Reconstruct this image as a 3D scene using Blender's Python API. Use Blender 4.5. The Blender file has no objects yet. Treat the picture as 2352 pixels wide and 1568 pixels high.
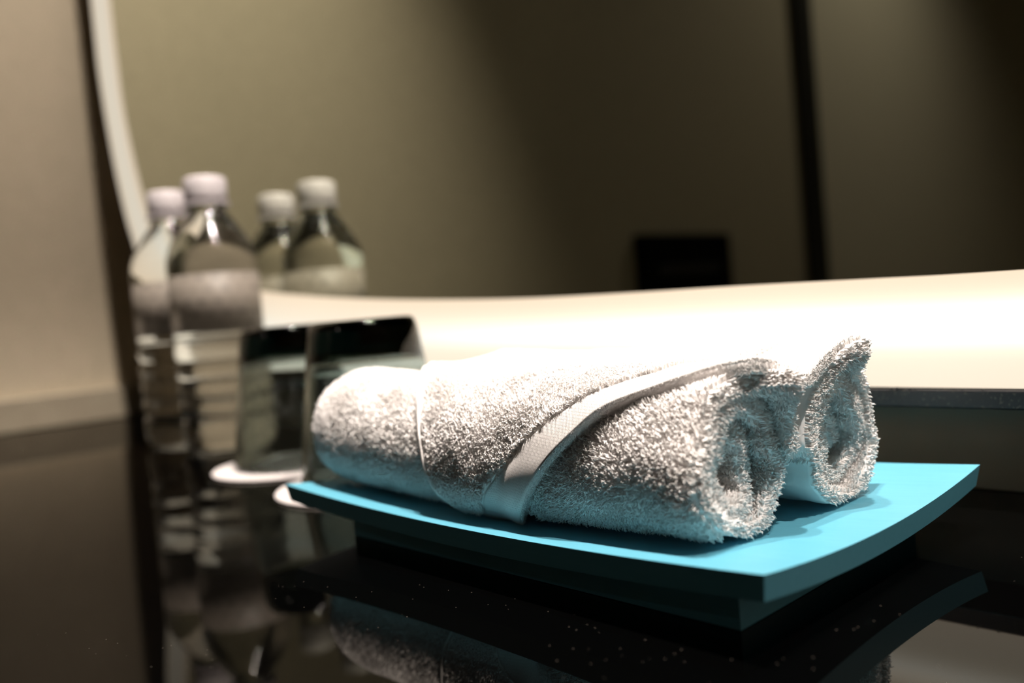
import bpy, bmesh, math, random
import numpy as np
from mathutils import Vector, Matrix, noise

random.seed(7)
rng = np.random.default_rng(11)
PI = math.pi
scene = bpy.context.scene
COL = scene.collection

# ------------------------------------------------------------------ camera
F_PX, IMG_W = 1993.76, 2352.0
cam_data = bpy.data.cameras.new('camera')
cam = bpy.data.objects.new('camera', cam_data)
COL.objects.link(cam)
R_ = Vector((0.67879324, 0.72934729, -0.08539479))
U_ = Vector((0.02869307, 0.08985756, 0.99554122))
F_ = Vector((-0.73376866, 0.67821689, -0.04006749))
cam.matrix_world = Matrix(((R_.x, U_.x, -F_.x, 0.0), (R_.y, U_.y, -F_.y, 0.0),
                           (R_.z, U_.z, -F_.z, 0.0852), (0, 0, 0, 1)))
cam_data.sensor_width = 36.0
cam_data.lens = 36.0 * F_PX / IMG_W
cam_data.clip_start = 0.005
cam_data.dof.use_dof = True
cam_data.dof.focus_distance = 0.258
cam_data.dof.aperture_fstop = 5.8
scene.camera = cam

# ------------------------------------------------------------------ world, lamps, exposure
world = bpy.data.worlds.new('world')
scene.world = world
world.use_nodes = True
world.node_tree.nodes['Background'].inputs[0].default_value = (0.9, 0.8, 0.66, 1)
world.node_tree.nodes['Background'].inputs[1].default_value = 0.003
scene.view_settings.view_transform = 'Standard'
scene.view_settings.look = 'None'
scene.view_settings.exposure = 0.0
scene.view_settings.gamma = 1.0
scene.view_settings.use_curve_mapping = False
try:
    scene.cycles.max_bounces = 18
    scene.cycles.transmission_bounces = 14
    scene.cycles.glossy_bounces = 8
    scene.cycles.diffuse_bounces = 12
    scene.cycles.sample_clamp_indirect = 60.0
    scene.cycles.blur_glossy = 0.1
except Exception:
    pass


def spot(name, loc, target, power, size_deg, radius, col, blend=0.6):
    d = bpy.data.lights.new(name, 'SPOT')
    d.energy = power
    d.spot_size = math.radians(size_deg)
    d.spot_blend = blend
    d.shadow_soft_size = radius
    d.color = col
    o = bpy.data.objects.new(name, d)
    COL.objects.link(o)
    o.location = loc
    o.rotation_euler = (Vector(target) - Vector(loc)).to_track_quat('-Z', 'Y').to_euler()
    return o


WARM = (1.0, 0.89, 0.80)
spot('ceiling_downlight', (-0.05, 0.245, 1.38), (-0.20, 0.235, 0), 95, 64, 0.015, WARM, 0.35)
spot('ceiling_downlight', (-0.19, 0.235, 1.38), (-0.26, 0.230, 0), 62, 64, 0.015, WARM, 0.35)
spot('ceiling_downlight', (0.36, 0.240, 1.38), (0.08, 0.232, 0), 85, 64, 0.018, WARM, 0.6)
spot('ceiling_downlight', (-0.42, 0.280, 1.38), (-1.00, 0.305, 0.48), 34, 64, 0.015, WARM, 1.0)
spot('ceiling_downlight', (-0.53, 0.270, 1.38), (-1.00, 0.305, 0.48), 32, 64, 0.015, WARM, 1.0)
spot('ceiling_downlight', (-0.45, -1.60, 1.38), (-1.05, -1.45, 0.0), 7.5, 130, 0.02, WARM, 1.0)

# ------------------------------------------------------------------ constants of the place
WALL_L, WALL_B, WALL_R, WALL_F = -1.0122, 0.3625, 1.25, -3.0
CEIL, FLOOR = 1.42, -0.86
MIRROR_Y = 0.3221


# ------------------------------------------------------------------ material helpers
def new_mat(name):
    m = bpy.data.materials.new(name)
    m.use_nodes = True
    nt = m.node_tree
    return m, nt, nt.nodes['Principled BSDF']


def ramp(nt, stops):
    r = nt.nodes.new('ShaderNodeValToRGB')
    el = r.color_ramp.elements
    while len(el) < len(stops):
        el.new(0.5)
    for e, (p, c) in zip(el, stops):
        e.position = p
        e.color = (*c, 1)
    return r


def obj_coord(nt, scale=(1, 1, 1)):
    tc = nt.nodes.new('ShaderNodeTexCoord')
    mp = nt.nodes.new('ShaderNodeMapping')
    mp.inputs['Scale'].default_value = scale
    nt.links.new(tc.outputs['Object'], mp.inputs['Vector'])
    return mp.outputs['Vector']


def noise_mat(name, c1, c2, scale, rough=0.7, bump=0.0, spec=0.4, stretch=(1, 1, 1), detail=4):
    m, nt, b = new_mat(name)
    v = obj_coord(nt, stretch)
    n = nt.nodes.new('ShaderNodeTexNoise')
    n.inputs['Scale'].default_value = scale
    n.inputs['Detail'].default_value = detail
    nt.links.new(v, n.inputs['Vector'])
    r = ramp(nt, [(0.3, c1), (0.7, c2)])
    nt.links.new(n.outputs['Fac'], r.inputs['Fac'])
    nt.links.new(r.outputs['Color'], b.inputs['Base Color'])
    b.inputs['Roughness'].default_value = rough
    b.inputs['Specular IOR Level'].default_value = spec
    if bump:
        bp = nt.nodes.new('ShaderNodeBump')
        bp.inputs['Strength'].default_value = bump
        bp.inputs['Distance'].default_value = 0.001
        nt.links.new(n.outputs['Fac'], bp.inputs['Height'])
        nt.links.new(bp.outputs['Normal'], b.inputs['Normal'])
    return m


M = {}
M['wall'] = noise_mat('greige_wallpaper', (0.47, 0.40, 0.29), (0.50, 0.425, 0.31), 60, 0.75, 0.05)
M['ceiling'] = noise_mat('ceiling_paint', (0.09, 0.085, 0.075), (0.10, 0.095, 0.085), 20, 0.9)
M['floor'] = noise_mat('dark_floor_tile', (0.05, 0.045, 0.04), (0.07, 0.065, 0.055), 5, 0.4)
M['dark_trim'] = noise_mat('dark_bronze_trim', (0.012, 0.011, 0.009), (0.018, 0.016, 0.012), 40, 0.5)
M['door'] = noise_mat('door_veneer', (0.70, 0.62, 0.48), (0.74, 0.66, 0.52), 12, 0.5, 0.0, 0.4, (1, 6, 1))
M['upstand'] = noise_mat('upstand_stone', (0.27, 0.23, 0.17), (0.31, 0.27, 0.20), 30, 0.4)
M['splash'] = noise_mat('dark_splashback', (0.10, 0.105, 0.085), (0.12, 0.12, 0.10), 14, 0.35)
M['black_plastic'] = noise_mat('black_satin_plastic', (0.003, 0.003, 0.003), (0.008, 0.008, 0.008), 50, 0.9, 0.0, 0.05)


def counter_mat():
    m, nt, b = new_mat('polished_black_stone')
    v = obj_coord(nt)
    vo = nt.nodes.new('ShaderNodeTexVoronoi')
    vo.inputs['Scale'].default_value = 640
    nt.links.new(v, vo.inputs['Vector'])
    cmp_ = nt.nodes.new('ShaderNodeMath'); cmp_.operation = 'LESS_THAN'
    cmp_.inputs[1].default_value = 0.13
    nt.links.new(vo.outputs['Distance'], cmp_.inputs[0])
    sep = nt.nodes.new('ShaderNodeSeparateColor')
    nt.links.new(vo.outputs['Color'], sep.inputs['Color'])
    gt = nt.nodes.new('ShaderNodeMath'); gt.operation = 'GREATER_THAN'
    gt.inputs[1].default_value = 0.84
    nt.links.new(sep.outputs['Red'], gt.inputs[0])
    n2 = nt.nodes.new('ShaderNodeTexNoise'); n2.inputs['Scale'].default_value = 14
    nt.links.new(v, n2.inputs['Vector'])
    gt2 = nt.nodes.new('ShaderNodeMath'); gt2.operation = 'GREATER_THAN'
    gt2.inputs[1].default_value = 0.52
    nt.links.new(n2.outputs['Fac'], gt2.inputs[0])
    mu = nt.nodes.new('ShaderNodeMath'); mu.operation = 'MULTIPLY'
    nt.links.new(cmp_.outputs[0], mu.inputs[0]); nt.links.new(gt.outputs[0], mu.inputs[1])
    mu2 = nt.nodes.new('ShaderNodeMath'); mu2.operation = 'MULTIPLY'
    nt.links.new(mu.outputs[0], mu2.inputs[0]); nt.links.new(gt2.outputs[0], mu2.inputs[1])
    mx = nt.nodes.new('ShaderNodeMix'); mx.data_type = 'RGBA'
    mx.inputs['A'].default_value = (0.0006, 0.0006, 0.0006, 1)
    mx.inputs['B'].default_value = (0.06, 0.052, 0.045, 1)
    nt.links.new(mu2.outputs[0], mx.inputs['Factor'])
    df = nt.nodes.new('ShaderNodeBsdfDiffuse')
    nt.links.new(mx.outputs['Result'], df.inputs['Color'])
    gl = nt.nodes.new('ShaderNodeBsdfAnisotropic')
    gl.inputs['Color'].default_value = (0.47, 0.455, 0.43, 1)
    gl.inputs['Roughness'].default_value = 0.015
    fr = nt.nodes.new('ShaderNodeFresnel'); fr.inputs['IOR'].default_value = 1.5
    ms = nt.nodes.new('ShaderNodeMixShader')
    nt.links.new(fr.outputs[0], ms.inputs[0])
    nt.links.new(df.outputs[0], ms.inputs[1]); nt.links.new(gl.outputs[0], ms.inputs[2])
    nt.links.new(ms.outputs[0], nt.nodes['Material Output'].inputs['Surface'])
    return m


M['counter'] = counter_mat()


def ledge_mat():
    m, nt, b = new_mat('speckled_dark_stone')
    v = obj_coord(nt)
    n = nt.nodes.new('ShaderNodeTexNoise'); n.inputs['Scale'].default_value = 900
    nt.links.new(v, n.inputs['Vector'])
    r = ramp(nt, [(0.0, (0.012, 0.013, 0.016)), (0.62, (0.018, 0.018, 0.02)), (0.72, (0.10, 0.09, 0.07)), (1, (0.2, 0.18, 0.15))])
    nt.links.new(n.outputs['Fac'], r.inputs['Fac'])
    nt.links.new(r.outputs['Color'], b.inputs['Base Color'])
    b.inputs['Roughness'].default_value = 0.35
    return m


M['ledge'] = ledge_mat()


def mirror_mat():
    m, nt, b = new_mat('mirror_silver')
    b.inputs['Base Color'].default_value = (0.80, 0.85, 0.72, 1)
    b.inputs['Metallic'].default_value = 1.0
    b.inputs['Roughness'].default_value = 0.0
    return m


M['mirror'] = mirror_mat()


def band_mat():
    # backlit frosted border: a lamp; LED row brightest half-way across the diffuser
    m, nt, b = new_mat('backlit_frosted_border')
    at = nt.nodes.new('ShaderNodeAttribute'); at.attribute_name = 'glow'
    sx = nt.nodes.new('ShaderNodeSeparateXYZ')
    nt.links.new(at.outputs['Vector'], sx.inputs[0])
    r = ramp(nt, [(0.0, (1.0, 0.80, 0.58)), (0.34, (1.0, 0.88, 0.70)), (0.5, (1.0, 0.95, 0.82)), (0.68, (1.0, 0.89, 0.70)), (1.0, (0.98, 0.84, 0.66))])
    nt.links.new(sx.outputs['X'], r.inputs['Fac'])
    b.inputs['Base Color'].default_value = (0.12, 0.11, 0.10, 1)
    b.inputs['Roughness'].default_value = 0.5
    nt.links.new(r.outputs['Color'], b.inputs['Emission Color'])
    nt.links.new(sx.outputs['Y'], b.inputs['Emission Strength'])
    return m


M['band'] = band_mat()
M['mirror_side'] = noise_mat('mirror_box_side', (0.05, 0.048, 0.04), (0.06, 0.056, 0.048), 30, 0.5)


def tray_mat():
    m, nt, b = new_mat('turquoise_lacquered_wood')
    v = obj_coord(nt, (4, 60, 60))
    n = nt.nodes.new('ShaderNodeTexNoise'); n.inputs['Scale'].default_value = 9
    n.inputs['Detail'].default_value = 5
    nt.links.new(v, n.inputs['Vector'])
    r = ramp(nt, [(0.25, (0.09, 0.325, 0.435)), (0.75, (0.105, 0.355, 0.47))])
    nt.links.new(n.outputs['Fac'], r.inputs['Fac'])
    nt.links.new(r.outputs['Color'], b.inputs['Base Color'])
    b.inputs['Roughness'].default_value = 0.42
    b.inputs['Specular IOR Level'].default_value = 0.45
    return m


M['tray'] = tray_mat()


def cloth_mat(name, col, sub=0.25, weave=False):
    m, nt, b = new_mat(name)
    b.inputs['Base Color'].default_value = (*col, 1)
    b.inputs['Roughness'].default_value = 0.95
    b.inputs['Specular IOR Level'].default_value = 0.15
    b.inputs['Sheen Weight'].default_value = 0.0
    b.inputs['Subsurface Weight'].default_value = sub
    b.inputs['Subsurface Radius'].default_value = (1, 0.9, 0.8)
    b.inputs['Subsurface Scale'].default_value = 0.0015
    if weave:
        uv = nt.nodes.new('ShaderNodeUVMap')
        mp = nt.nodes.new('ShaderNodeMapping')
        nt.links.new(uv.outputs['UV'], mp.inputs['Vector'])
        br = nt.nodes.new('ShaderNodeTexBrick')
        br.inputs['Scale'].default_value = 1.0
        br.inputs['Brick Width'].default_value = 0.0013
        br.inputs['Row Height'].default_value = 0.0006
        br.inputs['Mortar Size'].default_value = 0.00012
        br.inputs['Mortar Smooth'].default_value = 1.0
        br.inputs['Color1'].default_value = (1, 1, 1, 1)
        br.inputs['Color2'].default_value = (0.8, 0.8, 0.8, 1)
        br.inputs['Mortar'].default_value = (0, 0, 0, 1)
        nt.links.new(mp.outputs['Vector'], br.inputs['Vector'])
        bp = nt.nodes.new('ShaderNodeBump')
        bp.inputs['Strength'].default_value = 0.8
        bp.inputs['Distance'].default_value = 0.0004
        nt.links.new(br.outputs['Color'], bp.inputs['Height'])
        nt.links.new(bp.outputs['Normal'], b.inputs['Normal'])
    return m


M['terry'] = cloth_mat('white_terry_cloth', (0.92, 0.895, 0.88), 0.0)
M['pile'] = cloth_mat('white_terry_pile', (0.93, 0.905, 0.89), 0.0)
_nt = M['pile'].node_tree
_nt.nodes['Principled BSDF'].inputs['Specular IOR Level'].default_value = 0.0
_tl = _nt.nodes.new('ShaderNodeBsdfTranslucent'); _tl.inputs['Color'].default_value = (0.98, 0.96, 0.945, 1)
_ms = _nt.nodes.new('ShaderNodeMixShader'); _ms.inputs[0].default_value = 0.04
_nt.links.new(_nt.nodes['Principled BSDF'].outputs[0], _ms.inputs[1])
_nt.links.new(_tl.outputs[0], _ms.inputs[2])
_nt.links.new(_ms.outputs[0], _nt.nodes['Material Output'].inputs['Surface'])
M['hem'] = cloth_mat('white_woven_hem', (0.86, 0.83, 0.81), 0.0, True)


def glass_mat(name, col, ior, rough=0.0):
    m, nt, b = new_mat(name)
    b.inputs['Base Color'].default_value = (*col, 1)
    b.inputs['Transmission Weight'].default_value = 1.0
    b.inputs['IOR'].default_value = ior
    b.inputs['Roughness'].default_value = rough
    return m


M['smoked_glass'] = glass_mat('smoked_tumbler_glass', (0.97, 0.98, 0.98), 1.5, 0.045)
_nt = M['smoked_glass'].node_tree
_va = _nt.nodes.new('ShaderNodeVolumeAbsorption')
_va.inputs['Color'].default_value = (0.28, 0.42, 0.41, 1)
_va.inputs['Density'].default_value = 190.0
_nt.links.new(_va.outputs[0], _nt.nodes['Material Output'].inputs['Volume'])
M['bottle'] = glass_mat('clear_bottle_and_water', (0.95, 0.96, 0.94), 1.42, 0.06)
M['cap'] = noise_mat('white_cap_plastic', (0.50, 0.46, 0.47), (0.54, 0.50, 0.51), 40, 0.45)
M['coaster'] = noise_mat('white_paper_coaster', (0.56, 0.52, 0.51), (0.60, 0.56, 0.55), 120, 0.9, 0.1)


def label_mat():
    m, nt, b = new_mat('printed_bottle_label')
    uv = nt.nodes.new('ShaderNodeUVMap')
    br = nt.nodes.new('ShaderNodeTexBrick')
    br.inputs['Scale'].default_value = 1.0
    br.inputs['Brick Width'].default_value = 0.011
    br.inputs['Row Height'].default_value = 0.0085
    br.inputs['Mortar Size'].default_value = 0.0028
    br.inputs['Mortar Smooth'].default_value = 0.1
    br.inputs['Color1'].default_value = (0.13, 0.12, 0.10, 1)
    br.inputs['Color2'].default_value = (0.27, 0.24, 0.20, 1)
    br.inputs['Mortar'].default_value = (0.32, 0.28, 0.24, 1)
    nt.links.new(uv.outputs['UV'], br.inputs['Vector'])
    nt.links.new(br.outputs['Color'], b.inputs['Base Color'])
    b.inputs['Roughness'].default_value = 0.5
    tr = nt.nodes.new('ShaderNodeBsdfTranslucent')
    tr.inputs['Color'].default_value = (0.5, 0.47, 0.42, 1)
    mix = nt.nodes.new('ShaderNodeMixShader')
    mix.inputs['Fac'].default_value = 0.45
    out = nt.nodes['Material Output']
    nt.links.new(b.outputs[0], mix.inputs[1])
    nt.links.new(tr.outputs[0], mix.inputs[2])
    nt.links.new(mix.outputs[0], out.inputs['Surface'])
    return m


M['label'] = label_mat()


# ------------------------------------------------------------------ object helpers
def link(name, me, mat, parent=None, smooth=True):
    o = bpy.data.objects.new(name, me)
    COL.objects.link(o)
    if mat is not None:
        me.materials.clear(); me.materials.append(mat)
    if smooth:
        me.polygons.foreach_set('use_smooth', [True] * len(me.polygons))
    if parent is not None:
        o.parent = parent
    return o


def bm_link(name, bm, mat, parent=None, smooth=False, recalc=True):
    if recalc:
        bmesh.ops.recalc_face_normals(bm, faces=bm.faces)
    me = bpy.data.meshes.new(name)
    bm.to_mesh(me); bm.free()
    return link(name, me, mat, parent, smooth)


def tag(o, label, cat, group=None):
    o['label'] = label; o['category'] = cat
    if group:
        o['group'] = group
    return o


def struct(o, label=None):
    o['kind'] = 'structure'
    if label:
        o['label'] = label
    return o


def empty(name, loc):
    o = bpy.data.objects.new(name, None)
    o.empty_display_size = 0.02
    COL.objects.link(o)
    o.location = loc
    return o


def box(bm, lo, hi, bevel=0.0, seg=2):
    r = bmesh.ops.create_cube(bm, size=1.0)
    vs = r['verts']
    for v in vs:
        v.co = Vector(((lo[i] + hi[i]) / 2 + v.co[i] * (hi[i] - lo[i]) for i in range(3)))
    if bevel:
        es = list({e for v in vs for e in v.link_edges})
        bmesh.ops.bevel(bm, geom=es, offset=bevel, segments=seg, affect='EDGES', profile=0.5)


def box_obj(name, lo, hi, mat, parent=None, bevel=0.0, seg=2):
    bm = bmesh.new(); box(bm, lo, hi, bevel, seg)
    return bm_link(name, bm, mat, parent)


def lathe(prof, n=64, close=False, mod=None):
    """prof list of (r,z); closed solid: first and last r may be 0"""
    bm = bmesh.new()
    rings = []
    for (r, z) in prof:
        if r < 1e-6:
            rings.append([bm.verts.new((0, 0, z))])
        else:
            ring = []
            for k in range(n):
                a = 2 * PI * k / n
                rr = r * (mod(a, z) if mod else 1)
                ring.append(bm.verts.new((rr * math.cos(a), rr * math.sin(a), z)))
            rings.append(ring)
    m = len(rings)
    for i in range(m if close else m - 1):
        A, B = rings[i], rings[(i + 1) % m]
        for k in range(n):
            k2 = (k + 1) % n
            if len(A) == 1 and len(B) == 1:
                continue
            if len(A) == 1:
                bm.faces.new((A[0], B[k2], B[k]))
            elif len(B) == 1:
                bm.faces.new((A[k], A[k2], B[0]))
            else:
                bm.faces.new((A[k], A[k2], B[k2], B[k]))
    return bm


def catmull(pts, sub):
    P = [np.array(p, float) for p in pts]
    P = [2 * P[0] - P[1]] + P + [2 * P[-1] - P[-2]]
    out = []
    for i in range(1, len(P) - 2):
        p0, p1, p2, p3 = P[i - 1:i + 3]
        for k in range(sub):
            t = k / sub
            out.append(0.5 * ((2 * p1) + (-p0 + p2) * t + (2 * p0 - 5 * p1 + 4 * p2 - p3) * t * t + (-p0 + 3 * p1 - 3 * p2 + p3) * t ** 3))
    out.append(P[-2])
    return np.array(out)


def tube(bm, path, rad, n=8):
    path = [Vector(p) for p in path]
    rings = []
    prev = None
    for i, p in enumerate(path):
        d = (path[min(i + 1, len(path) - 1)] - path[max(i - 1, 0)]).normalized()
        if prev is None:
            s = d.orthogonal().normalized()
        else:
            s = (prev - d * prev.dot(d)).normalized()
        prev = s
        t = d.cross(s)
        rr = rad[i] if hasattr(rad, '__len__') else rad
        rings.append([bm.verts.new(p + (s * math.cos(2 * PI * k / n) + t * math.sin(2 * PI * k / n)) * rr) for k in range(n)])
    for a, b in zip(rings, rings[1:]):
        for k in range(n):
            bm.faces.new((a[k], a[(k + 1) % n], b[(k + 1) % n], b[k]))
    bm.faces.new(rings[0][::-1]); bm.faces.new(rings[-1])


# ------------------------------------------------------------------ the room
struct(box_obj('wall_back', (WALL_L - 0.1, WALL_B, FLOOR), (WALL_R + 0.1, WALL_B + 0.1, CEIL), M['wall']))
struct(box_obj('wall_left', (WALL_L - 0.1, WALL_F, FLOOR), (WALL_L, WALL_B, CEIL), M['wall']))
struct(box_obj('wall_right', (WALL_R, WALL_F, FLOOR), (WALL_R + 0.1, WALL_B, CEIL), M['wall']))
struct(box_obj('wall_front', (WALL_L - 0.1, WALL_F - 0.1, FLOOR), (WALL_R + 0.1, WALL_F, CEIL), M['wall']))
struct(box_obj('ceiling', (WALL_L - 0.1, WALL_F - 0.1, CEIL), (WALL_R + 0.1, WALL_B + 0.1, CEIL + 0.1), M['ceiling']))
struct(box_obj('floor', (WALL_L - 0.1, WALL_F - 0.1, FLOOR - 0.1), (WALL_R + 0.1, WALL_B + 0.1, FLOOR), M['floor']))
# door leaf and its dark frame on the side wall (seen in the mirror)
struct(box_obj('trim_1', (WALL_L, -1.305, FLOOR), (WALL_L + 0.025, -1.245, CEIL), M['dark_trim'], None, 0.002))
door = struct(box_obj('door_1', (WALL_L, -2.97, FLOOR + 0.01), (WALL_L + 0.012, -1.31, CEIL - 0.02), M['door'], None, 0.002))
bm = bmesh.new()
tube(bm, [(WALL_L + 0.012, -2.86, 0.16), (WALL_L + 0.05, -2.86, 0.16), (WALL_L + 0.055, -2.84, 0.16), (WALL_L + 0.055, -2.74, 0.16)], 0.008, 10)
bm_link('handle', bm, M['dark_trim'], door, True)
# upstands
struct(box_obj('trim_2', (WALL_L, -0.25, 0.0), (WALL_L + 0.012, WALL_B - 0.012, 0.034), M['upstand'], None, 0.0015))
struct(box_obj('trim_3', (WALL_L, WALL_B - 0.010, 0.0), (WALL_R, WALL_B, 0.0357), M['upstand'], None, 0.0008))

# counter
ct = empty('vanity_counter', (0.12, 0.05, -0.04))
c0 = box_obj('worktop', (WALL_L - 0.12, -0.27 - 0.05, 0.0), (WALL_R - 0.12, WALL_B - 0.05, 0.04), M['counter'], ct, 0.0015)
box_obj('apron', (WALL_L - 0.12, -0.25 - 0.05, -0.14), (WALL_R - 0.12, -0.23 - 0.05, 0.0), M['dark_trim'], ct, 0.001)
tag(ct, 'polished black stone vanity counter under the mirror', 'counter')

# dark stone ledge under the mirror
ledge = box_obj('stone_ledge', (-0.72, MIRROR_Y - 0.0015, 0.0358), (WALL_R - 0.001, WALL_B, 0.0425), M['ledge'], None, 0.0006)
tag(ledge, 'narrow dark speckled stone ledge directly below the glowing mirror border', 'ledge')
# crumbs of dust on the ledge
bm = bmesh.new()
for i in range(26):
    cx = -0.142 + abs(rng.normal(0, 0.006)) if i < 12 else rng.uniform(-0.15, -0.07)
    s = rng.uniform(0.0002, 0.0006) * (1.3 if i < 5 else 0.6)
    r = bmesh.ops.create_icosphere(bm, subdivisions=1, radius=s)
    for v in r['verts']:
        v.co = Vector((v.co.x * rng.uniform(0.8, 1.9) + cx, v.co.y + MIRROR_Y - 0.0010, v.co.z * 0.7 + 0.0426 + s * 0.5))
dust = bm_link('dust_specks', bm, M['ledge'], None, False)
dust['kind'] = 'stuff'
tag(dust, 'tiny dark dust specks along the top edge of the stone ledge', 'dust')

# ------------------------------------------------------------------ backlit mirror
XC, ZC = 0.06, 0.60
inner_q = [(-0.8875, 0.60), (-0.887, 0.42), (-0.885, 0.36), (-0.881, 0.312), (-0.867, 0.258), (-0.846, 0.208), (-0.808, 0.168),
           (-0.735, 0.136), (-0.643, 0.116), (-0.566, 0.1062), (-0.487, 0.0986), (-0.413, 0.0932), (-0.337, 0.0891),
           (-0.263, 0.0869), (-0.2036, 0.0857), (-0.147, 0.0841), (-0.0956, 0.0829), (XC, 0.0815)]
outer_q = [(-0.943, 0.60), (-0.942, 0.42), (-0.9405, 0.356), (-0.928, 0.282), (-0.9125, 0.2265), (-0.8954, 0.187), (-0.862, 0.136),
           (-0.80, 0.098), (-0.72, 0.074), (-0.64, 0.061), (-0.55, 0.0535), (-0.46, 0.049), (-0.37, 0.0462),
           (-0.29, 0.0447), (-0.22, 0.0438), (-0.16, 0.0432), (-0.0956, 0.0430), (XC, 0.0430)]
iq, oq = catmull(inner_q, 6), catmull(outer_q, 6)


def close4(q):
    a = [tuple(p) for p in q]                        # left-mid -> bottom-mid
    b = [(2 * XC - x, z) for x, z in a[::-1]][1:]    # bottom-mid -> right-mid
    c = [(x, 2 * ZC - z) for x, z in b[::-1]][1:]    # right-mid -> top-mid
    d = [(x, 2 * ZC - z) for x, z in a[::-1]][1:-1]  # top-mid -> left-mid
    return a + b + c + d


inn, outn = close4(iq), close4(oq)
mir = empty('vanity_mirror', (XC, WALL_B, 0.043))
off = Vector((XC, WALL_B, 0.043))
bm = bmesh.new()
f = bm.faces.new([bm.verts.new(Vector((x, MIRROR_Y + 0.0002, z)) - off) for x, z in inn])
bm.normal_update()
if f.normal.y > 0:
    f.normal_flip()
g = bm_link('mirror_glass', bm, M['mirror'], mir, False, False)
bm = bmesh.new()
NB = 16
rows = []
for k in range(NB + 1):
    w = k / NB
    rows.append([bm.verts.new(Vector((a[0] * (1 - w) + b[0] * w, MIRROR_Y, a[1] * (1 - w) + b[1] * w)) - off) for a, b in zip(inn, outn)])
n = len(inn)
for k in range(NB):
    for i in range(n):
        bm.faces.new((rows[k][i], rows[k + 1][i], rows[k + 1][(i + 1) % n], rows[k][(i + 1) % n]))
bm.normal_update()
bm.faces.ensure_lookup_table()
if bm.faces[0].normal.y > 0:
    for fc in bm.faces:
        fc.normal_flip()
bandobj = bm_link('light_border', bm, M['band'], mir, False, False)
bandobj['label'] = 'glowing warm white frosted border of the mirror'
me = bandobj.data
at = me.attributes.new('glow', 'FLOAT_VECTOR', 'POINT')
vals = []
for k in range(NB + 1):
    for i in range(n):
        x, z = inn[i]
        side = min(1, max(0, (abs(x - XC) - 0.60) / 0.30))     # LED row is denser along top and bottom than at the sides
        s = 0.98 * (1 - side) + 0.66 * side
        run = min(1, max(0, 1 - (abs(x - XC) - 0.10) / 0.45))      # brightest LEDs half-way along
        s *= 1 + 1.3 * run * math.exp(-((k / NB - 0.42) / 0.17) ** 2)
        vals += [k / NB, s, 0]
at.data.foreach_set('vector', vals)
bm = bmesh.new()
fr = [bm.verts.new(Vector((x, MIRROR_Y + 0.0006, z)) - off) for x, z in outn]
bk = [bm.verts.new(Vector((x, WALL_B, z)) - off) for x, z in outn]
for i in range(n):
    j = (i + 1) % n
    bm.faces.new((fr[i], bk[i], bk[j], fr[j]))
bm_link('mirror_box', bm, M['mirror_side'], mir, True)
tag(mir, 'large rounded vanity mirror with a backlit frosted border', 'mirror')

# black panel box on the side wall, seen in the mirror
pb = empty('wall_panel_box', (WALL_L, -0.755, 0.06))
bm = bmesh.new(); box(bm, (0, -0.144, 0.0), (0.022, 0.144, 0.136), 0.004)
bm_link('body', bm, M['black_plastic'], pb)
bm = bmesh.new(); box(bm, (0.0215, -0.10, 0.058), (0.0235, 0.10, 0.078), 0.001)
bm_link('slot', bm, M['dark_trim'], pb)
tag(pb, 'black rectangular box on the side wall, reflected in the mirror', 'wall box')

# ------------------------------------------------------------------ tray
TX0, TX1, TY0, TY1, TZ = -0.3237, -0.1051, 0.1672, 0.2993, 0.0210
TXC, TYC = (TX0 + TX1) / 2, (TY0 + TY1) / 2
TL, TW = (TX1 - TX0) / 2, (TY1 - TY0) / 2
TROT = -0.0271


def tray_z(x, y):
    u = max(-1, min(1, (x - TXC) / TL)); v = max(-1, min(1, (y - TYC) / TW))
    return TZ - 0.0036 * (1 - u * u) - 0.0042 * (1 - v * v)


tray = empty('towel_tray', (TXC, TYC, 0))
bm = bmesh.new()
NX, NY, TH = 44, 30, 0.0068
NXs = [-1 + 2 * i / NX for i in range(NX + 1)]
NYs = [-1 + 2 * j / NY for j in range(NY + 1)]
top, bot = {}, {}
for i, u in enumerate(NXs):
    for j, v in enumerate(NYs):
        z = tray_z(TXC + u * TL, TYC + v * TW)
        top[i, j] = bm.verts.new((u * TL, v * TW, z))
        ub, vb = u * (TL - 0.0012), v * (TW - 0.0012)
        bot[i, j] = bm.verts.new((ub, vb, z - TH))
for i in range(NX):
    for j in range(NY):
        bm.faces.new((top[i, j], top[i + 1, j], top[i + 1, j + 1], top[i, j + 1]))
        bm.faces.new((bot[i, j], bot[i, j + 1], bot[i + 1, j + 1], bot[i + 1, j]))
for i in range(NX):
    bm.faces.new((top[i, 0], bot[i, 0], bot[i + 1, 0], top[i + 1, 0]))
    bm.faces.new((top[i, NY], top[i + 1, NY], bot[i + 1, NY], bot[i, NY]))
for j in range(NY):
    bm.faces.new((top[0, j], top[0, j + 1], bot[0, j + 1], bot[0, j]))
    bm.faces.new((top[NX, j], bot[NX, j], bot[NX, j + 1], top[NX, j + 1]))
bm.normal_update()
dish = bm_link('dish', bm, M['tray'], tray, True)
dish.data.set_sharp_from_angle(angle=0.3)
bm = bmesh.new()
FX, FY = TL - 0.0215, TW - 0.0140
FSH = 0.0050
foot_n = 24
loop_t, loop_b = [], []
per = [(u * FX, -FY) for u in np.linspace(-1, 1, foot_n, endpoint=False)] + [(FX, v * FY) for v in np.linspace(-1, 1, foot_n, endpoint=False)] \
    + [(u * FX, FY) for u in np.linspace(1, -1, foot_n, endpoint=False)] + [(-FX, v * FY) for v in np.linspace(1, -1, foot_n, endpoint=False)]
for (x, y) in per:
    x += FSH
    loop_b.append(bm.verts.new((x, y, 0.0002)))
    loop_t.append(bm.verts.new((x, y, tray_z(TXC + x, TYC + y) - TH + 0.0002)))
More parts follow.
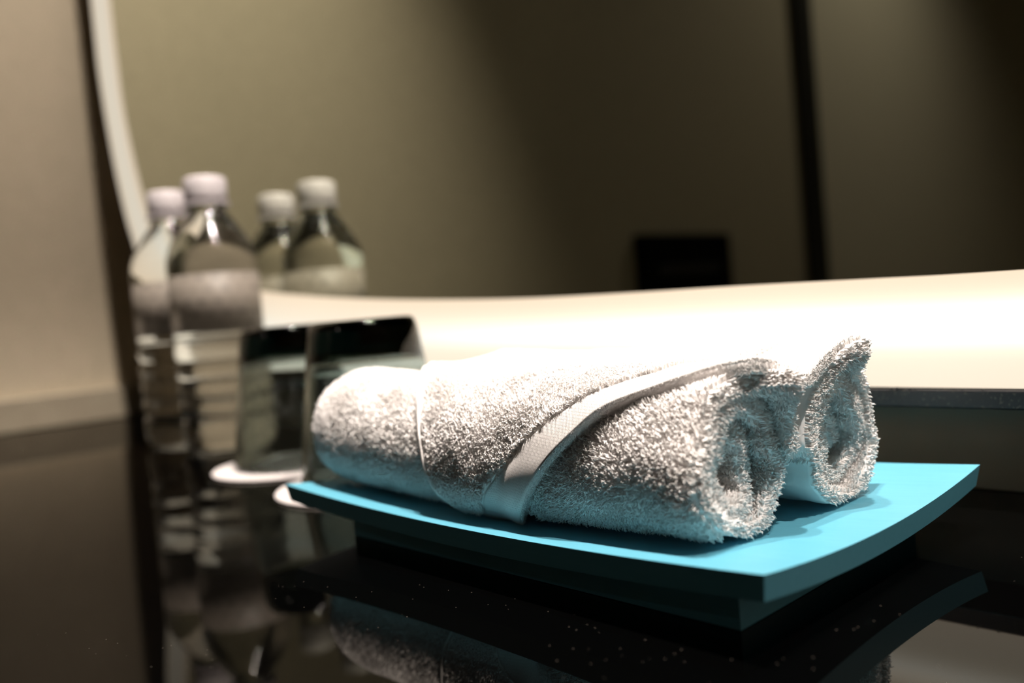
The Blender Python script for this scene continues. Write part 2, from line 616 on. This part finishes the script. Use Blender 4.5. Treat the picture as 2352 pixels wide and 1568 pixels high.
for i in range(len(per)):
    j = (i + 1) % len(per)
    bm.faces.new((loop_b[i], loop_b[j], loop_t[j], loop_t[i]))
bm.faces.new(loop_b)
bm_link('foot', bm, M['tray'], tray, False)
tray.rotation_euler = (0, 0, TROT * 0)
tag(tray, 'turquoise lacquered wooden tray with upturned corners carrying the towel', 'tray')

# ------------------------------------------------------------------ towel
towel = empty('rolled_towel', (-0.225, 0.226, 0.0135))
TO = Vector((-0.225, 0.226, 0.0135))
tag(towel, 'fluffy white terry towel rolled into two scrolls on the blue tray', 'towel')


def grid_mesh(name, P, closed_u, mat, parent, uv=None):
    """P[nu][nv][3] array; closed around u"""
    nu, nv = P.shape[:2]
    verts = (P.reshape(-1, 3) - np.array(TO)).astype(np.float32)
    faces = []
    for i in range(nu if closed_u else nu - 1):
        i2 = (i + 1) % nu
        for j in range(nv - 1):
            faces.append((i * nv + j, i2 * nv + j, i2 * nv + j + 1, i * nv + j + 1))
    return verts, faces


def make_mesh(name, verts, faces, mat, parent, smooth=True):
    me = bpy.data.meshes.new(name)
    me.from_pydata([tuple(v) for v in verts], [], faces)
    me.update()
    bm = bmesh.new(); bm.from_mesh(me)
    bmesh.ops.recalc_face_normals(bm, faces=bm.faces)
    bm.to_mesh(me); bm.free()
    return link(name, me, mat, parent, smooth)


def tufts(name, verts, faces_keep, count, mat, parent, length=0.0029, rad=0.00028, lean=0.40, bias=None, keep=None):
    """loops of terry pile: short bent cords grown on triangles, joined to one part (stuff)"""
    V = np.asarray(verts, float)
    tris, nrm = [], []
    for f_ in faces_keep:
        a, b, c = f_[0], f_[1], f_[2]
        tris.append((a, b, c))
        if len(f_) == 4:
            tris.append((a, c, f_[3]))
    T = np.array(tris)
    A, B, C = V[T[:, 0]], V[T[:, 1]], V[T[:, 2]]
    Nn = np.cross(B - A, C - A)
    ar = np.linalg.norm(Nn, axis=1)
    ok = ar > 1e-12
    A, B, C, Nn, ar = A[ok], B[ok], C[ok], Nn[ok], ar[ok]
    Nn = Nn / ar[:, None]
    idx = rng.choice(len(ar), size=count, p=ar / ar.sum())
    r1, r2 = np.sqrt(rng.random(count)), rng.random(count)
    P = A[idx] * (1 - r1)[:, None] + B[idx] * (r1 * (1 - r2))[:, None] + C[idx] * (r1 * r2)[:, None]
    N = Nn[idx]
    if keep is not None:
        k = keep(P + np.array(TO), N)
        P, N = P[k], N[k]
    m = len(P)
    rv = rng.normal(size=(m, 3))
    tdir = rv - (rv * N).sum(1)[:, None] * N
    tdir /= np.linalg.norm(tdir, axis=1)[:, None]
    if bias is not None:
        bv = np.array(bias)[None, :] + 0 * N
        bv = bv - (bv * N).sum(1)[:, None] * N
        # clump-wise direction so that the pile lies in patches
        cl = np.array([noise.noise_vector(Vector(p) * 90) for p in P])
        cl = cl - (cl * N).sum(1)[:, None] * N
        tdir = tdir * 0.5 + bv * 0.9 + cl * 0.9
        tdir /= np.linalg.norm(tdir, axis=1)[:, None] + 1e-9
    L = length * rng.uniform(0.65, 1.2, m)
    ln = lean * rng.uniform(0.35, 1.25, m)
    r0 = rad * rng.uniform(0.8, 1.2, m)
    S = np.cross(N, tdir)
    NS = 3
    NVT = 2 * NS + 1
    vs = np.empty((m, NVT, 3), np.float32)
    for k, (t, rr) in enumerate(((0.0, 0.9), (0.55, 1.0), (1.0, 0.0))):
        up = np.sin(t * PI * 0.5) * 0.85
        side = (t ** 1.6) * ln
        c = P + N * (L * up - 0.0003)[:, None] + tdir * (L * side)[:, None]
        ax = N * (1 - 0.8 * t) + tdir * (0.2 + t * ln)[:, None]
        ax /= np.linalg.norm(ax, axis=1)[:, None]
        b2 = np.cross(ax, S)
        if k == 2:
            vs[:, 2 * NS] = c
            break
        for q in range(NS):
            a = 2 * PI * q / NS
            vs[:, k * NS + q] = c + (S * math.cos(a) + b2 * math.sin(a)) * (r0 * rr)[:, None]
    per, starts1 = [], []
    for q in range(NS):
        q2 = (q + 1) % NS
        starts1.append(len(per)); per += [q, q2, NS + q2, NS + q]
    for q in range(NS):
        q2 = (q + 1) % NS
        starts1.append(len(per)); per += [NS + q, NS + q2, 2 * NS]
    per, starts1 = np.array(per), np.array(starts1)
    loops = (per[None] + (np.arange(m) * NVT)[:, None]).reshape(-1).astype(np.int32)
    starts = (starts1[None] + (np.arange(m) * len(per))[:, None]).reshape(-1).astype(np.int32)
    me = bpy.data.meshes.new(name)
    me.vertices.add(m * NVT)
    me.vertices.foreach_set('co', vs.reshape(-1))
    me.loops.add(len(loops))
    me.loops.foreach_set('vertex_index', loops)
    me.polygons.add(len(starts))
    me.polygons.foreach_set('loop_start', starts)
    me.update(calc_edges=True)
    o = link(name, me, mat, parent, False)
    o['kind'] = 'stuff'
    return o


RR = 0.0200      # roll radius without pile


FU, FD = 1.14, 0.86      # a sagging scroll: widest low down


def fz(a):
    return math.sin(a) * (FU if math.sin(a) > 0 else FD)


def make_roll(name, yc, x0, x1, a_start, direction, label, seed, peak_a, peak_x, peak_r):
    turns, NT, NXr, th = 2.5, 112, 56, 0.0022
    ts = np.linspace(0, 1, NT)
    xs = np.concatenate([np.linspace(0, 0.86, NXr - 18), np.linspace(0.86, 1, 19)[1:]])
    nx_ = len(xs)

    def surf(t, s, side):
        # t along the spiral, s along the axis, side +1 outer face / -1 inner face
        a = a_start + direction * 2 * PI * turns * t
        ang = 2 * PI * turns * t
        tt = ang / (2 * PI)
        r = RR - 0.0078 * max(0.0, tt - 0.62) ** 1.05
        e = max(0, (s - 0.80) / 0.20)
        nz = noise.noise(Vector((s * 6 + seed, math.cos(a) * 1.3, math.sin(a) * 1.3 + t * 3)))
        nz2 = noise.noise(Vector((s * 14 + seed * 2, math.cos(a) * 2.6, math.sin(a) * 2.6 + t * 5)))
        r *= 1 + 0.035 * nz + 0.018 * nz2
        r += e * e * (0.0030 * nz + 0.0022 * nz2) * (1 if t > 0.12 else 0.4)
        # corner of the hem at the open end stands out
        da = math.atan2(math.sin(a - peak_a), math.cos(a - peak_a))
        pk = math.exp(-(da / 0.30) ** 2) * (1 if ang < 2 * PI * 0.9 else 0.0)
        r += pk * peak_r * e ** 1.5
        x = x0 + (x1 - x0) * s
        x += e * (pk * peak_x + 0.0030 * noise.noise(Vector((seed, a * 0.9, t * 2))) - 0.008 * (ang / (2 * PI * turns)) ** 2)
        e0 = max(0, (0.08 - s) / 0.08)
        r *= 1 - 0.10 * e0 * e0
        r += side * th * (1 - 0.5 * e0)
        # sag: flattened against the tray
        q = t * t
        y = yc - r * math.cos(a) * (1.05 - 0.15 * q) + direction * 0.0025 * q
        z = tray_z(x, yc) + (RR + th) * FD + 0.0012 + r * fz(a) * (1 + 0.1 * q) - 0.0022 * q
        zmin = tray_z(x, y) + 0.0016
        if z < zmin:
            z = zmin + (z - zmin) * 0.1
        return (x, y, z)

    P = np.array([[surf(t, s, 1) for s in xs] for t in ts] + [[surf(t, s, -1) for s in xs] for t in ts[::-1]])
    verts, faces = grid_mesh(name, P, True, None, None)
    nv = nx_
    # close both ends between outer and inner faces
    capR, capL = [], []
    for i in range(NT - 1):
        j, k = 2 * NT - 1 - i, 2 * NT - 2 - i
        capR.append((i * nv + nv - 1, (i + 1) * nv + nv - 1, k * nv + nv - 1, j * nv + nv - 1))
        capL.append((i * nv, j * nv, k * nv, (i + 1) * nv))
    o = make_mesh(name, verts, faces + capR + capL, M['terry'], towel)
    if label:
        o['label'] = label
    me = o.data
    Vv = np.array([v.co[:] for v in me.vertices])
    allf = [tuple(p.vertices) for p in me.polygons]
    nm = [p.normal.copy() for p in me.polygons]
    outer, inner = [], []
    for p in me.polygons:
        c = p.center + TO
        vi = list(p.vertices)
        us = [v // nv for v in vi]
        ss = [v % nv for v in vi]
        is_outer = max(us) < NT
        first = is_outer and max(us) < NT / turns * 0.98
        if p.normal.z < -0.8 and c.z < tray_z(c.x, c.y) + 0.004:
            continue
        if first:
            outer.append(tuple(vi))
        elif xs[min(ss)] > 0.84:
            inner.append(tuple(vi))
    return o, Vv, outer, inner


# front scroll starts in the valley between the rolls, runs underneath, round the front and over the top
fr_roll, fV, fO, fI = make_roll('front_roll', 0.2030, -0.3225, -0.1300, PI, -1, None, 3.1, 2.2, 0.0085, 0.0035)
bk_roll, bV, bO, bI = make_roll('back_roll', 0.2520, -0.3000, -0.1275, 0.0, 1, None, 8.7, 1.62, 0.0075, 0.0050)

# flap: the towel's end folded over both rolls, its tip hanging down at the front
PATH = []       # profile (y, z above tray reference) over both rolls
YF = 0.2030
zc_ref = tray_z(-0.2, 0.2045) + (RR + 0.0022) * FD + 0.0012
for a in np.radians(np.linspace(-72, 95, 42)):
    PATH.append((YF - 0.0232 * 1.05 * math.cos(a), 0.0232 * fz(a)))
for t in np.linspace(0.1, 0.9, 8):
    PATH.append((YF + (0.2520 - YF) * t, 0.0232 * FU - 0.0022 * math.sin(PI * t)))
for a in np.radians(np.linspace(88, 180, 18)):
    PATH.append((0.2520 - 0.0232 * 1.05 * math.cos(a), 0.0232 * fz(a)))
PATH = np.array(PATH)
seg = np.concatenate([[0], np.cumsum(np.linalg.norm(np.diff(PATH, axis=0), axis=1))])
angs = np.concatenate([np.linspace(-72, 95, 42), np.linspace(98, 150, 8), np.linspace(155, 260, 18)])
left_a = [-72, -58, -50, -31, -3, 10, 31, 63, 90, 120, 150, 260]
left_x = [-0.2210, -0.2265, -0.2295, -0.2345, -0.2400, -0.2430, -0.2485, -0.2615, -0.272, -0.279, -0.283, -0.290]
right_a = [-72, -58, -50, -32, -8, 12, 37, 50, 59, 70, 95, 150, 165, 190, 260]
right_x = [-0.2115, -0.2065, -0.2030, -0.1948, -0.1846, -0.1749, -0.1599, -0.1476, -0.1366, -0.1300, -0.1268, -0.1238, -0.1265, -0.148, -0.18]
_old = [-72, -57, -31, -8, 0, 12, 37, 50, 59, 95, 260]
_new = [-72, -59, -27, 0, 7, 18, 43, 57, 68, 95, 260]
left_a = list(np.interp(left_a, _old, _new))
right_a = list(np.interp(right_a, _old, _new))
NU, NVf = len(PATH), 60
Lx = np.interp(angs, left_a, left_x)
Rx = np.interp(angs, right_a, right_x)
for _ in range(4):
    Lx[1:-1] = (Lx[:-2] + 2 * Lx[1:-1] + Lx[2:]) / 4
    Rx[1:-1] = (Rx[:-2] + 2 * Rx[1:-1] + Rx[2:]) / 4
for _i, _f in ((0, 0.30), (1, 0.66), (2, 0.86), (3, 0.96)):      # rounded tip
    _m, _h = (Lx[_i] + Rx[_i]) / 2, (Rx[_i] - Lx[_i]) / 2
    Lx[_i], Rx[_i] = _m - _h * _f, _m + _h * _f


def flap_pt(i, w, offs):
    y, zr = PATH[i]
    a = PATH[max(i - 1, 0)]; b = PATH[min(i + 1, NU - 1)]
    t = (b - a) / np.linalg.norm(b - a)
    nrm = np.array([-t[1], t[0]])       # outward: (-y side, up)
    x = Lx[i] * (1 - w) + Rx[i] * w
    k = noise.noise(Vector((x * 45, i * 0.11, 4.2))) * 0.0009 + noise.noise(Vector((x * 120, i * 0.3, 9.2))) * 0.0004
    # the hem stands proud of the roll at the right edge
    rise = 0.0010 * max(0, (w - 0.72) / 0.28) * max(0.0, min(1.0, (70 - angs[i]) / 35))
    # a pulled dent beside the hem at the front
    dent = -0.0012 * math.exp(-((w - 0.70) / 0.06) ** 2) * math.exp(-((angs[i] - 5) / 30) ** 2)
    # the edge drops into the valley between the scrolls at the open end
    ve = max(0, (x + 0.150) / 0.028)
    dip = -0.0075 * ve * ve * math.exp(-((y - 0.2275) / 0.009) ** 2) if zr > 0 else 0
    drop = -0.0004 * ve * math.exp(-((y - 0.2045) / 0.010) ** 2) if zr > 0 else 0
    peak = 0.0008 * ve * ve * math.exp(-((y - 0.2560) / 0.008) ** 2) if zr > 0 else 0
    o_ = offs + k + rise + dent + dip + peak + drop
    return (x, y + nrm[0] * o_, zc_ref + tray_z(x, 0.2045) - tray_z(-0.2, 0.2045) + zr + nrm[1] * o_)


ws = np.linspace(0, 1, NVf)
THF = 0.0024
OUT = np.array([[flap_pt(i, w, 0.0008 + THF) for w in ws] for i in range(NU)])
INN = np.array([[flap_pt(i, w, -0.0010) for w in ws] for i in range(NU)])
vo, fo = grid_mesh('flap', OUT, False, None, None)
vi_, fi_ = grid_mesh('flap', INN, False, None, None)
n0 = len(vo)
side = []
for i in range(NU - 1):
    a, b = i * NVf, (i + 1) * NVf
    side.append((a, b, b + n0, a + n0))
    a, b = a + NVf - 1, b + NVf - 1
    side.append((b, a, a + n0, b + n0))
for j in range(NVf - 1):
    side.append((j + 1, j, j + n0, j + 1 + n0))
    q = (NU - 1) * NVf
    side.append((q + j, q + j + 1, q + j + 1 + n0, q + j + n0))
flap = make_mesh('flap', np.concatenate([vo, vi_]), fo + [tuple(x + n0 for x in f_[::-1]) for f_ in fi_] + side, M['terry'], towel)
flap['label'] = 'folded end of the towel wrapped diagonally over both scrolls'

# hem: flat woven border along the right edge of the flap
HW = np.interp(angs, [-66, -40, 0, 40, 70, 260], [1.0, 0.55, 0.30, 0.155, 0.13, 0.12])
hw_n = 14
uvs = []
HP, HU = [], []
for i in range(NU):
    row, urow = [], []
    for k in range(hw_n):
        w = 1.001 - HW[i] * (1 - k / (hw_n - 1))
        row.append(flap_pt(i, w, 0.0008 + THF + 0.0003))
        urow.append((seg[i] - 1.0 * (Lx[i] * (1 - w) + Rx[i] * w) * 0.9, (Lx[i] * (1 - w) + Rx[i] * w) + seg[i] * 0.5))
    HP.append(row); HU.append(urow)
HP = np.array(HP)
vh, fh = grid_mesh('hem', HP, False, None, None)
HP2 = np.array([[flap_pt(i, 1.001 - HW[i] * (1 - k / (hw_n - 1)), 0.0008 + THF - 0.0008) for k in range(hw_n)] for i in range(NU)])
vh2, fh2 = grid_mesh('hem', HP2, False, None, None)
nh = len(vh)
sd = []
for i in range(NU - 1):
    a, b = i * hw_n, (i + 1) * hw_n
    sd.append((a, b, b + nh, a + nh))
    a, b = a + hw_n - 1, b + hw_n - 1
    sd.append((b, a, a + nh, b + nh))
hem = make_mesh('hem', np.concatenate([vh, vh2]), fh + [tuple(x + nh for x in f_[::-1]) for f_ in fh2] + sd, M['hem'], flap)
hem['label'] = 'flat woven hem along the diagonal edge of the flap'
uvl = hem.data.uv_layers.new(name='UVMap')
flatuv = np.array(HU).reshape(-1, 2)
flatuv = np.concatenate([flatuv, flatuv])
for lp in hem.data.loops:
    uvl.data[lp.index].uv = flatuv[lp.vertex_index]

# stitched seam on the left edge of the flap
bm = bmesh.new()
pth = [Vector(flap_pt(i, 0.006, 0.0024)) - TO for i in range(NU)]
tube(bm, pth, 0.0010, 8)
bm_link('seam', bm, M['hem'], flap, True)
bm = bmesh.new()
pth2 = [Vector(flap_pt(i, 0.030, 0.0040)) - TO for i in range(6, NU)]
tube(bm, pth2, 0.0007, 6)
bm_link('seam', bm, M['hem'], flap, True)
# loose thread at the tip
bm = bmesh.new()
tip = Vector(flap_pt(2, 0.1, 0.002))
tube(bm, [tip - TO, tip - TO + Vector((-0.003, -0.004, -0.001)), tip - TO + Vector((-0.007, -0.0065, -0.0008)), tip - TO + Vector((-0.011, -0.0072, -0.0012))], 0.00016, 5)
bm_link('loose_thread', bm, M['hem'], flap, True)


# terry pile
def under_flap(P, N):
    # True where a point on the rolls is not covered by the flap
    dz = P[:, 2] - zc_ref
    a = np.degrees(np.arctan2(np.where(dz > 0, dz / FU, dz / FD), -(P[:, 1] - YF) / 1.05))
    a = np.where(P[:, 1] > 0.2282, 150, a)
    lx, rx = np.interp(a, left_a, left_x), np.interp(a, right_a, right_x)
    inside = (P[:, 0] > lx - 0.001) & (P[:, 0] < rx - 0.0005) & (a > -66)
    return ~inside


tufts('terry_pile', fV, fO, 80000, M['pile'], fr_roll, bias=(0.4, 0, 0.35), keep=under_flap)
tufts('terry_pile', fV, fI, 34000, M['pile'], fr_roll, length=0.0025, bias=(0.9, 0, 0))
tufts('terry_pile', bV, bO, 50000, M['pile'], bk_roll, bias=(0.4, 0, 0.3), keep=under_flap)
tufts('terry_pile', bV, bI, 28000, M['pile'], bk_roll, length=0.0025, bias=(0.9, 0, 0))
flap_faces = []
for i in range(NU - 1):
    if angs[i] < -46:
        continue
    hl = 1 - HW[i]
    for j in range(NVf - 1):
        if ws[j + 1] < hl and ws[j] > 0.035:
            k = i * NVf + j
            flap_faces.append((k, k + 1, k + NVf + 1, k + NVf))
v_f = np.array([v.co[:] for v in flap.data.vertices])
# orientation check
a, b, c = v_f[flap_faces[900][0]], v_f[flap_faces[900][1]], v_f[flap_faces[900][2]]
nn = np.cross(b - a, c - a)
mid = (a + b + c) / 3 + np.array(TO)
if np.dot(nn[1:], (mid[1:] - np.array([0.228, 0.03]))) < 0:
    flap_faces = [f_[::-1] for f_ in flap_faces]
tufts('terry_pile', v_f, flap_faces, 75000, M['pile'], flap, length=0.0022, bias=(0.6, 0, 0.25), lean=0.55)
# short fuzz on the bare edge and the woven hem
edge_faces = [(i * NVf + NVf - 1, (i + 1) * NVf + NVf - 1, (i + 1) * NVf + NVf - 1 + n0, i * NVf + NVf - 1 + n0) for i in range(NU - 1)]
a, b, c = v_f[edge_faces[20][0]], v_f[edge_faces[20][1]], v_f[edge_faces[20][2]]
if np.cross(b - a, c - a)[0] < 0:
    edge_faces = [f_[::-1] for f_ in edge_faces]
tufts('edge_fuzz', v_f, edge_faces, 9000, M['pile'], flap, length=0.0009, rad=0.00013, lean=0.8)

# ------------------------------------------------------------------ bottles
def bottle_profile():
    pr = [(0.0, 0.0045), (0.012, 0.0035), (0.020, 0.0008), (0.0265, 0.0006), (0.0300, 0.0030), (0.0318, 0.0080), (0.0322, 0.0120)]
    for k in range(5):        # ribs of the lower body
        z = 0.0150 + k * 0.0136
        pr += [(0.0322, z), (0.0322, z + 0.0060), (0.0309, z + 0.0085), (0.0306, z + 0.0098), (0.0309, z + 0.0112)]
    pr += [(0.0322, 0.0835), (0.0316, 0.0850), (0.0316, 0.1270), (0.0322, 0.1290), (0.0322, 0.1340), (0.0314, 0.1400), (0.0296, 0.1460), (0.0268, 0.1520),
           (0.0232, 0.1580), (0.0196, 0.1635), (0.0164, 0.1680), (0.0140, 0.1715), (0.0128, 0.1745), (0.0125, 0.1780), (0.0125, 0.1920), (0.0, 0.1920)]
    return pr


def make_bottle(loc, rot):
    t = empty('water_bottle', loc)
    t.rotation_euler = (0, 0, rot)
    bm_link('body', lathe(bottle_profile(), 72), M['bottle'], t, True)
    bm = lathe([(0.0128, 0.1766), (0.0165, 0.1766), (0.0165, 0.1782), (0.0128, 0.1782)], 48, True)
    bm_link('neck_ring', bm, M['cap'], t, True)
    # cap with fine grip ridges
    bm = lathe([(0.0, 0.1978), (0.0120, 0.1978), (0.0140, 0.1970), (0.0148, 0.1955), (0.0149, 0.1850), (0.0149, 0.1836), (0.0150, 0.1796), (0.0130, 0.1796), (0.0130, 0.1930), (0.0, 0.1930)],
               120, False, lambda a, z: 1 + (0.018 * (0.5 + 0.5 * math.cos(40 * a)) if 0.1838 < z < 0.1957 else 0))
    bm_link('cap', bm, M['cap'], t, True)
    # label sleeve
    bm = bmesh.new()
    n_ = 72
    uvl_ = bm.loops.layers.uv.new('UVMap')
    ring = []
    for z in (0.0855, 0.1265):
        for r in (0.03185, 0.03200):
            ring.append([bm.verts.new((r * math.cos(2 * PI * k / n_), r * math.sin(2 * PI * k / n_), z)) for k in range(n_)])
    order = [ring[0], ring[1], ring[3], ring[2]]
    vz = [0.0, 0.0, 0.041, 0.041]
    for q in range(4):
        A_, B_ = order[q], order[(q + 1) % 4]
        for k in range(n_):
            k2 = (k + 1) % n_
            fc = bm.faces.new((A_[k], A_[k2], B_[k2], B_[k]))
            us = (k, k + 1, k + 1, k)
            vs_ = (vz[q], vz[q], vz[(q + 1) % 4], vz[(q + 1) % 4])
            for lp, uu, vv in zip(fc.loops, us, vs_):
                lp[uvl_].uv = (uu / n_ * 2 * PI * 0.032, vv)
    bm_link('label_sleeve', bm, M['label'], t, True)
    return t


b1 = make_bottle((-0.6138, 0.2762, 0.0002), 0.4)
tag(b1, 'clear plastic water bottle beside the smoked tumbler, nearer of the two', 'bottle', 'water bottles on the counter')
b2 = b1.copy(); COL.objects.link(b2)
b2.location = (-0.6828, 0.2753, 0.0002); b2.rotation_euler = (0, 0, 2.1)
for ch in list(b1.children):
    c = ch.copy(); COL.objects.link(c); c.parent = b2
b2['label'] = 'clear plastic water bottle nearest the side wall, farther of the two'

# ------------------------------------------------------------------ tumblers on paper coasters
def make_tumbler(loc, label):
    t = empty('glass_tumbler', (loc[0], loc[1], 0.0016))
    H_, RT, RB, W_ = 0.0838, 0.0272, 0.0382, 0.0024
    pr = [(0.0, H_), (RT - 0.004, H_), (RT - 0.0015, H_ - 0.0006), (RT - 0.0003, H_ - 0.0022)]
    zs = np.linspace(H_ - 0.006, 0.002, 10)
    rf = lambda z: RT + (RB - RT) * (1 - z / H_) ** 0.9
    pr += [(rf(z), z) for z in zs]
    pr += [(RB - 0.0003, 0.0004), (RB - 0.0012, 0.0), (RB - 0.0021, 0.0004)]
    zs2 = np.linspace(0.003, H_ - 0.0205, 9)
    pr += [(rf(z) - W_, z) for z in zs2]
    pr += [(rf(H_ - 0.018) - W_ - 0.0012, H_ - 0.0178), (rf(H_ - 0.018) - W_ - 0.0045, H_ - 0.0166), (0.010, H_ - 0.0160), (0.0, H_ - 0.0160)]
    bm_link('glass', lathe(pr, 96), M['smoked_glass'], t, True)
    tag(t, label, 'tumbler', 'smoked tumblers on coasters')
    return t


def make_coaster(loc, label):
    bm = lathe([(0.0, 0.0002), (0.0505, 0.0002), (0.0512, 0.0008), (0.0505, 0.0014), (0.0, 0.0014)], 96, False,
               lambda a, z: 1 + 0.006 * math.cos(36 * a))
    o = bm_link('paper_coaster', bm, M['coaster'], None, False)
    o.location = (loc[0], loc[1], 0)
    tag(o, label, 'coaster', 'paper coasters under the tumblers')


TUM = [((-0.4825, 0.2600), 'left'), ((-0.3790, 0.2470), 'right')]
make_coaster(TUM[0][0], 'round white paper coaster under the tumbler next to the bottles')
make_coaster(TUM[1][0], 'round white paper coaster under the tumbler behind the towel, mostly hidden by the tray')
make_tumbler(TUM[0][0], 'upturned smoked glass tumbler next to the water bottles')
make_tumbler(TUM[1][0], 'upturned smoked glass tumbler partly hidden behind the rolled towel')
